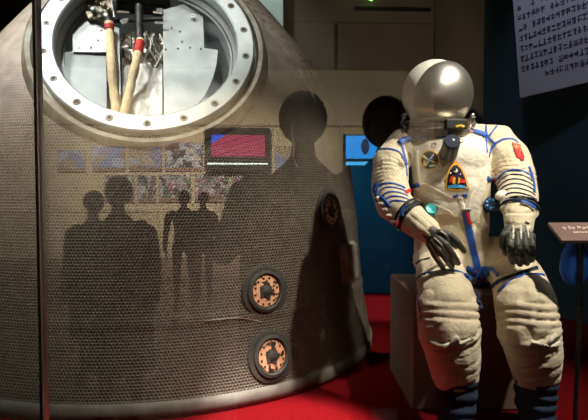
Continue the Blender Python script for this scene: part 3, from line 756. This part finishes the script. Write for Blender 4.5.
knob('turquoise_valve', 430, 211, .027, .035, M_teal_valve, aim=(.1, -.9, .5), off=.01)
a_, Mb = knob('blue_valve', 487, 205, .034, .028, M_navyfab, aim=(.15, -.95, .2), off=.004)
for k in range(7):
    an = k*math.pi*2/7; mb = MB(); mb.sphere(Mb @ V((.021*math.cos(an), .021*math.sin(an), .03)), .006, 8); mb.build('valve_stud', M_bluel, a_)
knob('hose_connector', 493, 206, .022, .05, mat('blue_connector', (.015, .06, .25), .3), aim=(.5, -.85, .1), off=.02)
mb = MB(); p, n = hit(st, 503, 196, .01); mb.sphere(p, (.028, .022, .02), 16, Euler((0, -.6, 0)).to_matrix()); mb.build('elbow_pad', M_suitw, suit)

# wrist rings (round the forearm axis)
def ring_on(chain_pt, axis, r, name, mats_, squash=1):
    M = Matrix.Translation(chain_pt) @ axis.normalized().to_track_quat('Z', 'Y').to_matrix().to_4x4()
    mb = MB()
    for k, (h, rr, mi) in enumerate(((-.016, r*.99, 0), (0, r*1.03, 1), (.014, r, 0))):
        mb.mi = mi; mb.lathe([(rr-.008, h-.006), (rr+.003, h-.006), (rr+.006, h), (rr+.003, h+.006), (rr-.008, h+.006)], M, 40, closed=True)
    return mb.build(name, mats_, suit)
aL = armL[5][0]-armL[4][0]; aR = armR[5][0]-armR[4][0]
ring_on(P(409, 215, 2.455), aL, .073, 'wrist_ring', [M_black, M_chrome])
ring_on(P(520, 208, 2.455), aR+V((0, .02, -.03)), .075, 'wrist_ring', [M_chrome, M_navyfab])
S_('wrist_tab', [(404, 216), (403, 212), (407, 208)], .007, M_blue, .5, .02)
S_('wrist_tab', [(521, 203), (527, 205), (533, 209)], .008, M_blue, .5, .012)

# gloves -----------------------------------------------------------
def glove(chains, extra, label):
    me = remeshed(chains, .0032, 2); me.materials.append(M_glove); o = link('glove', me, suit); return o
def Tf(l): return [(P(x, y, Y), r) for x, y, Y, r in l]
gl = glove([
    Tf([(424, 229, 2.375, .042), (431, 235, 2.35, .036), (438, 240, 2.335, .030)]),
    Tf([(430, 231, 2.345, .028), (441, 237, 2.325, .022)]),
    Tf([(440, 233, 2.315, .0165), (449, 235, 2.30, .0165), (457, 242, 2.30, .0145), (464, 251, 2.32, .012)]),
    Tf([(437, 238, 2.315, .0165), (446, 245, 2.285, .0165), (453, 255, 2.285, .0145), (458, 263, 2.31, .0125)]),
    Tf([(433, 242, 2.32, .0155), (440, 251, 2.29, .0155), (447, 260, 2.29, .0135), (452, 267, 2.32, .012)]),
    Tf([(429, 244, 2.335, .0145), (434, 254, 2.31, .0135), (439, 262, 2.31, .012), (443, 268, 2.33, .0105)]),
    Tf([(432, 236, 2.35, .018), (446, 238, 2.37, .015), (456, 246, 2.38, .0135)]),
], None, '')
gt = tree_of(gl.data)
for pts in ([(441, 231), (446, 235), (449, 240)], [(434, 238), (441, 244), (446, 252), (450, 259)], [(429, 243), (433, 250), (437, 257), (442, 262)]):
    mb = MB(); strap(mb, gt, pts, .0042, .5, .001); mb.build('seam_welt', M_suitw, gl)
# cuff of the glove
mb = MB(); bmt = remeshed([Tf([(412, 219, 2.44, .064), (422, 227, 2.395, .060), (430, 233, 2.36, .046)])], .006, 4); bmt.materials.append(M_suit)
for v in bmt.vertices: v.co += v.normal*(.004*noise.noise(v.co*30)-.004*max(0, math.sin((v.co.x+v.co.z)*160))**4)
mb.bm.free(); link('glove_cuff', bmt, gl); ct = tree_of(bmt)
mb = MB(); strap(mb, ct, [(428, 237), (430, 239), (434, 233)], .0035, .5, .002); mb.build('cuff_mark', M_black, gl)
gr = glove([
    Tf([(519, 226, 2.36, .046), (521, 236, 2.325, .040)]),
    Tf([(511, 237, 2.31, .020), (531, 237, 2.31, .020)]),
    Tf([(510, 236, 2.30, .0165), (510, 247, 2.275, .0165), (511.5, 255, 2.29, .0150), (513, 262, 2.33, .013)]),
    Tf([(517, 235, 2.295, .0165), (517.5, 248, 2.268, .0165), (519, 257, 2.285, .0150), (520, 264, 2.33, .013)]),
    Tf([(524.5, 235, 2.295, .0160), (525, 248, 2.27, .0160), (526, 256, 2.29, .0145), (527, 263, 2.33, .013)]),
    Tf([(531, 236, 2.305, .0145), (532, 246, 2.285, .0145), (532.5, 254, 2.30, .0135), (532, 260, 2.33, .012)]),
    Tf([(510, 229, 2.335, .022), (504, 236, 2.32, .017), (502.5, 245, 2.32, .0155), (506, 253, 2.32, .0135)]),
], None, '')
gt = tree_of(gr.data)
for pts in ([(513, 226), (513.5, 232), (513, 239)], [(520.5, 225), (521, 232), (521, 239)], [(527, 226), (528, 232), (528.5, 238)]):
    mb = MB(); strap(mb, gt, pts, .0045, .5, .001); mb.build('seam_welt', M_suitw, gr)
for (cx, cy) in [(x, y) for x in (510.5, 517.5, 525, 531.5) for y in (243, 250.5, 258)]:
    mb = MB(); decal(mb, gt, [(cx+2.5*math.copysign(abs(math.cos(a))**.6, math.cos(a)), cy+2.8*math.copysign(abs(math.sin(a))**.6, math.sin(a))) for a in [i*math.pi/6 for i in range(12)]], .004, 3, .004)
    mb.build('knuckle_pad', M_glove, gr)
bmt = remeshed([Tf([(519.5, 212, 2.43, .064), (519, 222, 2.38, .062), (519, 230, 2.35, .052)])], .006, 4); bmt.materials.append(M_suit)
for v in bmt.vertices: v.co += v.normal*(.004*noise.noise(v.co*30)-.005*max(0, math.sin(v.co.z*130))**4)
link('glove_cuff', bmt, gr); ct = tree_of(bmt)
mb = MB(); strap(mb, ct, [(525, 222), (529, 223.5)], .0035, .5, .002); mb.build('cuff_mark', M_navyfab, gr)
# boots
for (ax_, Yk) in ((456, 2.25), (536, 2.25)):
    base = P(ax_, 384, Yk); bx = base.x; zf = -.1227
    ch = [[(V((bx, Yk, .17)), .088), (V((bx, Yk, .05)), .084), (V((bx, Yk-.01, zf+.075)), (.066, .08, .06))],
          [(V((bx, Yk-.02, zf+.065)), (.058, .09, .052)), (V((bx, Yk-.12, zf+.05)), (.055, .07, .044)), (V((bx, Yk-.18, zf+.044)), (.045, .05, .034))]]
    me = remeshed(ch, .008, 4)
    for v in me.vertices:
        v.co.z = max(v.co.z, zf+.004); v.co += v.normal*.005*math.sin(v.co.z*120+3*noise.noise(v.co*9)) if v.co.z > zf+.05 else V((0, 0, 0))
    me.materials.append(M_navyfab); bo_ = link('boot', me, suit)
    mb = MB(); mb.box(V((bx, Yk-.07, zf+.006)), (.11, .28, .012), bevel=.004); mb.build('sole', M_black, bo_)

suit.scale = (.88, .88, .88); suit.location = CAM + (suit.location-CAM)*.88

# ------------------------------------------------------------------ text panel, placard
p0 = P(520, 98, 3.95); p1 = P(610, 77, 3.38)
ux = (p1-p0).normalized(); up_ = V((0, 0, 1)); nrm = ux.cross(up_).normalized()
if nrm.dot(CAM-p0) < 0: nrm = -nrm
upl = (V((0, 0, 1))*math.cos(.13)+nrm*math.sin(.13)).normalized(); nn = ux.cross(upl).normalized()
if nn.dot(CAM-p0) < 0: nn = -nn
PWd, PH = (p1-p0).length*1.2, 1.15
Mp = Matrix.Translation(p0) @ Matrix((ux, upl, nn)).transposed().to_4x4()
panel = empty('text_panel', p0, 'large pale lavender wall panel covered in rows of dark characters', 'information panel')
mb = MB(); mb.box(Mp @ V((PWd/2, PH/2, -.015)), (PWd, PH, .03), Mp.to_3x3()); mb.build('board', mat('lavender_board', (.44, .45, .52), .6), panel)
mb = MB(); mb.smooth = False
pitch = .068; rng = random.Random(3)
for row in range(14):
    vv = .12+row*pitch; n0 = 3 if row == 0 else 0
    for c in range(34):
        uu = .045+c*.036
        if uu > PWd-.05: break
        if row == 0 and c < 5: continue
        if rng.random() < .07: continue
        for k in range(4):
            if rng.random() < .55: mb.box(Mp @ V((uu+rng.uniform(-.003, .003), vv+rng.uniform(-.019, .019), .001)), (.028, .006, .002), Mp.to_3x3())
            else: mb.box(Mp @ V((uu+rng.uniform(-.009, .009), vv, .001)), (.0055, .040, .002), Mp.to_3x3())
mb.build('printed_characters', mat('dark_print', (.07, .07, .12), .7), panel)

# placard on its stand
c = [P(548, 222.5, 1.98), P(612, 222.5, 1.95), P(628, 240.5, 1.86), P(562, 240.5, 1.88)]
ctr = sum(c, V())/4
pl = empty('placard_stand', (ctr.x, ctr.y, 0), 'small brown sloping placard with pale lettering on a thin stand, right of the suit', 'sign')
nn = (c[1]-c[0]).cross(c[3]-c[0]).normalized()
if nn.z < 0: nn = -nn
mb = MB(); mb.slab(c, nn, .012); mb.build('plate', mat('brown_plate', (.15, .08, .065), .55), pl)
ex = (c[1]-c[0]).normalized(); ey = (c[0]-c[3]).normalized()
mb = MB(); mb.smooth = False; o0 = P(564, 228.5, 1.945)
Mt = Matrix((ex, nn.cross(ex), nn)).transposed()
for k in range(9):
    for j in range(3):
        mb.box(o0+ex*(.016*k)+Mt @ V((rng.uniform(-.003, .003), rng.uniform(-.006, .006), .003)), (.011, .0025, .001) if j < 2 else (.0025, .014, .001), Mt)
for k in range(14): mb.box(o0+ex*(.022+.009*k)-ey*.028+nn*.003, (.006, .006, .001), Mt)
mb.build('lettering', mat('pale_print', (.8, .72, .62), .6), pl)
mb = MB(); sx = P(579, 240, 1.95).x; mb.tube([V((sx, 1.93, ctr.z-.03)), V((sx, 1.95, .012))], .008, 10); mb.build('pole', M_darkmetal, pl)
mb = MB(); mb.lathe([(0, 0), (.11, 0), (.11, .008), (.02, .014), (0, .014)], Matrix.Translation((sx, 1.95, 0)), 32); mb.build('base', M_darkmetal, pl)
# soft blue bag added for an unidentified blue blur
bc = V((sx+.005, 1.985, P(580, 264, 1.98).z))
me = remeshed([[(bc+V((0, 0, .075)), (.02, .02, .012)), (bc+V((0, 0, .03)), (.045, .035, .03)), (bc-V((0, 0, .02)), (.055, .04, .04)), (bc-V((0, 0, .055)), (.035, .03, .025))]], .005, 4)
for v in me.vertices: v.co += v.normal*(.008*noise.noise(v.co*18))
me.materials.append(mat('royal_blue_cloth', (.03, .2, .9), .8, var=(.02, .12, .7), scale=10))
tag(link('blue_bundle', me), 'soft royal blue cloth bag standing in for a blurred blue shape below the brown placard', 'bundle')

# ------------------------------------------------------------------ gallery things seen in the glass
def photo_material(i, style):
    m = bpy.data.materials.new('photo_print_%d' % i); m.use_nodes = True; nt = m.node_tree; N = nt.nodes; L = nt.links; b = N['Principled BSDF']
    b.inputs['Roughness'].default_value = .5
    tc = N.new('ShaderNodeTexCoord'); vo = N.new('ShaderNodeTexVoronoi'); vo.inputs['Scale'].default_value = style[0]
    mp = N.new('ShaderNodeMapping'); mp.inputs['Location'].default_value = (i*3.1, i*1.7, 0); mp.inputs['Scale'].default_value = (1.4, 0, 1); L.new(tc.outputs['Generated'], mp.inputs[0]); L.new(mp.outputs[0], vo.inputs['Vector'])
    r = N.new('ShaderNodeValToRGB'); r.color_ramp.interpolation = 'CONSTANT'
    cols = style[1]; el = r.color_ramp.elements
    el[0].color = (*cols[0], 1); el[1].position = .25; el[1].color = (*cols[1], 1)
    for k, c in enumerate(cols[2:]): e = el.new(.25+.18*(k+1)); e.color = (*c, 1)
    sp = N.new('ShaderNodeSeparateColor'); L.new(vo.outputs['Color'], sp.inputs[0]); L.new(sp.outputs[0], r.inputs[0]); L.new(r.outputs[0], b.inputs['Base Color'])
    return m
st_ppl = (4, [(.45, .48, .55), (.06, .05, .08), (.55, .52, .55), (.2, .12, .12), (.15, .18, .3)])
st_sky = (2, [(.25, .32, .6), (.5, .55, .75), (.45, .35, .25), (.3, .3, .5), (.6, .5, .4)])
st_crd = (6, [(.42, .38, .42), (.1, .07, .1), (.35, .14, .22), (.16, .22, .18), (.6, .58, .58)])
PH_ = [(92, 146, 125, 171, st_sky, 'faint pale landscape photograph'), (129, 146, 162, 171, st_sky, 'blue and brown landscape photograph'), (165, 142.5, 203, 171, st_ppl, 'photograph of standing people'),
       (105, 175, 134, 202, st_ppl, 'blue-white group photograph'), (138, 175.5, 156, 202, st_ppl, 'narrow portrait photograph'), (159, 174.5, 191, 202, st_crd, 'photograph of a crowd outdoors'),
       (195, 174, 228, 202, st_crd, 'photograph of a seated crowd'), (232, 173, 263, 203, st_crd, 'colourful crowd photograph'), (275, 146, 302, 173, st_sky, 'pale photograph'), (58, 150, 86, 172, st_sky, 'dim photograph')]
side_txt = ['second from the left in the top row', 'third in the top row', 'beside the television, in the top row', 'leftmost in the bottom row', 'between two wider ones in the bottom row', 'middle of the bottom row', 'under the left of the television', 'under the right of the television', 'right of the television', 'leftmost of the top row']
for i, (x0, y0, x1, y1, sty, nm) in enumerate(PH_):
    mb = MB(); gbox(mb, x0, y0, x1, y1, .001, .02); gbox_m = MB()
    o = mb.build('framed_photograph', mat('photo_mount', (.35, .22, .16), .7))
    tag(o, '%s reflected in the glass, %s' % (nm, side_txt[i]), 'photograph', 'photographs on the reflected gallery wall')
    mb = MB(); gbox(mb, x0+.4, y0+.4, x1-.4, y1-3.5, .022, .003); mb.build('print', photo_material(i, sty), o)
tv = gpt(237, 165, .05)
tvo = empty('television', tv, 'wide black television showing red and blue picture, reflected in the glass over the capsule', 'television')
mb = MB(); gbox(mb, 205, 128, 270, 171, .02, .10); mb.build('casing', M_black, tvo)
def screen_mat(name, cols, scale, strength):
    m = bpy.data.materials.new(name); m.use_nodes = True; nt = m.node_tree; N = nt.nodes; L = nt.links; b = N['Principled BSDF']
    b.inputs['Base Color'].default_value = (.01, .01, .01, 1); b.inputs['Roughness'].default_value = .3
    tc = N.new('ShaderNodeTexCoord'); mp = N.new('ShaderNodeMapping'); mp.inputs['Rotation'].default_value = (0, .6, 0); L.new(tc.outputs['Generated'], mp.inputs[0])
    wv = N.new('ShaderNodeTexWave'); wv.bands_direction = 'Z'; wv.inputs['Scale'].default_value = scale; wv.inputs['Distortion'].default_value = 1.5; wv.inputs['Detail'].default_value = 1
    L.new(mp.outputs[0], wv.inputs['Vector'])
    r = N.new('ShaderNodeValToRGB'); el = r.color_ramp.elements; el[0].color = (*cols[0], 1); el[1].color = (*cols[-1], 1)
    for k, c in enumerate(cols[1:-1]): e = el.new((k+1)/(len(cols)-1)); e.color = (*c, 1)
    L.new(wv.outputs['Fac'], r.inputs[0]); L.new(r.outputs[0], b.inputs['Emission Color']); b.inputs['Emission Strength'].default_value = strength; return m
mb = MB(); gbox(mb, 212, 135.5, 265, 157, .121, .004); sc = mb.build('screen', screen_mat('red_broadcast', [(.25, .01, .05), (.9, .08, .2), (.5, .03, .1)], 1.6, 3.0), tvo)
mb = MB(); a = gpt(212, 135.5, .127); b_ = gpt(226, 135.5, .127); c_ = gpt(212, 144.5, .127); mb.slab([a, b_, c_], V((.06, 1, 0)), .002); mb.build('picture_corner', mat('blue_picture', (.01, .02, .1), .4, emit=(.03, .12, .9), es=3.5), sc)
mb = MB(); gbox(mb, 208, 163.2, 268, 164.8, .121, .006); mb.build('chrome_strip', mat('strip_shine_glow', (.8, .85, .8), .2, emit=(.8, .95, .9), es=5), tvo)  # emission imitates the shine on the chrome strip
mon = empty('monitor', gpt(362, 160, .05), 'bright blue monitor reflected in the gap between capsule and suit', 'monitor')
mb = MB(); gbox(mb, 343, 135, 396, 168, .02, .08); mb.build('casing', M_navy, mon)
mb = MB(); gbox(mb, 345, 136, 394, 159, .101, .004); sc = mb.build('screen', mat('blue_screen', (.01, .05, .1), .4, emit=(.02, .33, .95), es=4.5), mon)
mb = MB(); gbox(mb, 345, 162, 394, 165.5, .101, .004); mb.build('ledge_glow', mat('blue_ledge_glow', (.01, .05, .1), .4, emit=(.08, .5, 1), es=5), mon)  # emission imitates the screen glow reflected on the ledge below
mb = MB()
q = gpt(364, 147, .108); mb.lathe([(0, .002), (.07, .002), (.07, 0), (0, 0)], Matrix.Translation(q) @ Euler((-math.pi/2, 0, 0)).to_matrix().to_4x4() @ Matrix.Diagonal((1, 1.9, 1, 1)), 24); mb.build('dark_oval', mat('dark_oval', (.01, .03, .08), .4, emit=(.01, .05, .2), es=1), sc)
mb = MB(); mb.sphere(gpt(370, 1, .1), .035, 12); tag(mb.build('indicator_lamp', mat('green_lamp', (.1, .5, .1), .4, emit=(.3, 1, .15), es=14)), 'tiny green lamp reflected at the top of the picture', 'lamp')

# visitors, seen dark in the glass
def person(name, x, y, H, faceto, coat, trousers, label, arms='down', wide=1.0, cw=1.0, hair=(.01, .008, .007), coatlen=0, hs=1.0):
    k = H/1.72; d = V((faceto[0]-x, faceto[1]-y, 0)).normalized(); rz = math.atan2(d.y, d.x)+math.pi/2
    root = empty(name, (x, y, ZV), label, 'person', None, rz)
    M = Matrix.Translation((x, y, ZV)) @ Matrix.Rotation(rz, 4, 'Z') @ Matrix.Scale(k, 4)
    # local: facing -Y, x to the side
    def ch(l): return [(V((a*wide if abs(a) > .05 else a, b, c)), r) for a, b, c, r in l]
    C = [ch([(0, .0, .92, (.17, .11, .09)), (0, 0, 1.1, (.15, .11, .08)), (0, 0, 1.3, (.175, .115, .09)), (0, .01, 1.40, (.15, .08, .05)), (0, 0, 1.48, (.055, .055, .04)), (0, -.01, 1.52, .05)])]
    for s in (-1, 1):
        C.append(ch([(s*.095, 0, .90, .085), (s*.105, -.01, .50, .06), (s*.11, .02, .10, .042), (s*.11, .0, .05, .04)]))
        C.append(ch([(s*.11, .02, .045, (.04, .045, .04)), (s*.115, -.12, .03, (.042, .06, .028))]))
        C.append(ch([(s*.16, 0, 1.39, .06), (s*.215, .01, 1.33, .055)]))
        if arms == 'down': A = [(s*.215, .01, 1.35, .056), (s*.255, .02, 1.10, .046), (s*.26, -.05, .86, .034)]; hd = (s*.26, -.06, .82)
        else: A = [(s*.215, .01, 1.35, .056), (s*.27, -.10, 1.12, .048), (s*.13, -.27, 1.27, .036)]; hd = (s*.10, -.29, 1.31)
        C.append(ch(A))
        hx, hy, hz = hd; dz = -1 if arms == 'down' else 1
        C.append([(V((hx, hy, hz)), (.022, .03, .035)), (V((hx, hy-.005, hz+dz*.05)), (.016, .034, .02))])
        for f in range(4):
            oy = -.028+.019*f; L_ = (.06, .075, .07, .055)[f]
            C.append([(V((hx, hy+oy, hz+dz*.06)), .0095), (V((hx-s*.008, hy+oy, hz+dz*(.06+L_*.6))), .0085), (V((hx-s*.022, hy+oy, hz+dz*(.06+L_*.85))), .0075)])
        C.append([(V((hx, hy-.02, hz)), .012), (V((hx-s*.012, hy-.055, hz+dz*.035)), .010), (V((hx-s*.018, hy-.06, hz+dz*.06)), .0085)])
    if coatlen: C.append(ch([(0, 0, 1.33, (.18*cw, .13, .09)), (0, 0, 1.1, (.215*cw, .15, .09)), (0, 0, .9, (.22*cw, .15, .09)), (0, 0, coatlen, (.23*cw, .17, .05))]))
    # head
    C.append([(V((0, .01, 1.63)), (.074, .092, .10))]); C.append([(V((0, -.025, 1.575)), (.05, .055, .05))])
    C.append([(V((0, -.085, 1.625)), (.010, .012, .022)), (V((0, -.098, 1.605)), (.014, .014, .010))])
    for s in (-1, 1): C.append([(V((s*.077, .01, 1.615)), (.010, .018, .03))])
    me = remeshed(C, .012 if H > 1.5 else .014, 3)
    skin = mat('skin', (.45, .28, .2), .6); cm = mat('coat', coat, .85); tm = mat('trousers', trousers, .85); sh = mat('shoes', (.02, .02, .02), .5); lip = mat('lips', (.3, .1, .08), .6)
    for m_ in (cm, tm, skin, sh): me.materials.append(m_)
    for p in me.polygons:
        c = p.center; hand = (arms == 'down' and c.z < .85 and abs(c.x) > .2*wide) or (arms != 'down' and c.y < -.272)
        p.material_index = 2 if (c.z > 1.49 or hand) else 3 if c.z < .085 else 1 if c.z < (coatlen or .84) else 0
    me.transform(M); link('body', me, root)
    mb = MB()
    mb.sphere(V((0, .025, 1.655)), (.088*hs, .098*hs, .098*hs), 24)
    bmesh.ops.bisect_plane(mb.bm, geom=mb.bm.verts[:]+mb.bm.edges[:]+mb.bm.faces[:], plane_co=V((0, -.045, 1.66)), plane_no=V((0, 1, .75)).normalized(), clear_inner=True)
    bmesh.ops.transform(mb.bm, matrix=M, verts=mb.bm.verts); mb.build('hair', mat('dark_hair', hair, .6), root)
    for s in (-1, 1):
        mb = MB(); mb.sphere(M @ V((s*.030, -.074, 1.635)), .011*k, 12); e = mb.build('eye', mat('eye_white', (.7, .7, .68), .3), root)
        mb = MB(); mb.sphere(M @ V((s*.030, -.082, 1.635)), .0055*k, 8); mb.build('pupil', M_black, e)
    mb = MB(); mb.tube([M @ V((-.022, -.071, 1.572)), M @ V((0, -.079, 1.571)), M @ V((.022, -.071, 1.572))], .004*k, 6); mb.build('mouth', lip, root)
    return root, M
def vx(px, d): return (px-294)/F*d
person('person', vx(303, 2.3), VY(2.3), 1.74, (vx(303, 2.3), 5), (.02, .02, .022), (.015, .015, .02), 'dark-clad person with raised hands, the large silhouette reflected over the lower right of the capsule', 'raised', 1.15, coatlen=.35, hs=1.12, cw=1.22)
person('person', vx(386, 2.8), VY(2.8), 1.78, (.4, 5), (.015, .015, .02), (.015, .015, .02), 'dark-clad person reflected as a round head between the capsule and the suit', 'down', 1.0, coatlen=.35, hs=1.3, cw=1.3)
person('person', vx(463, 2.45), VY(2.45), 1.70, (.8, 5), (.015, .015, .018), (.015, .015, .02), 'dark-clad person in a wide coat added to block the wall reflection over the white suit', 'down', 1.15, coatlen=.4, hs=1.1, cw=1.15)  # added figure, keeps the gallery wall's reflection off the suit
person('person', vx(118, 3.4), VY(3.4), 1.42, (-.9, 5), (.03, .03, .03), (.02, .02, .03), 'stout dark-clad person reflected at the centre left of the capsule', 'down', 1.05, coatlen=.35, hs=1.15, cw=1.15)
person('person', vx(93, 4.1), VY(4.1), 1.33, (-1.2, 5), (.03, .03, .035), (.02, .02, .03), 'shorter dark-clad person reflected left of the stout one, near the glass joint', 'down', 1.0, coatlen=.4, hs=1.1, cw=1.1)
person('person', vx(184, 6.5), VY(6.5), 1.32, (-1.2, 5), (.03, .028, .03), (.02, .02, .03), 'left one of two small dark figures reflected below the photographs', 'down', 1.1)
person('person', vx(203, 6.8), VY(6.8), 1.30, (-1.2, 5), (.025, .025, .03), (.02, .02, .03), 'right one of two small dark figures reflected below the television', 'down', .85)
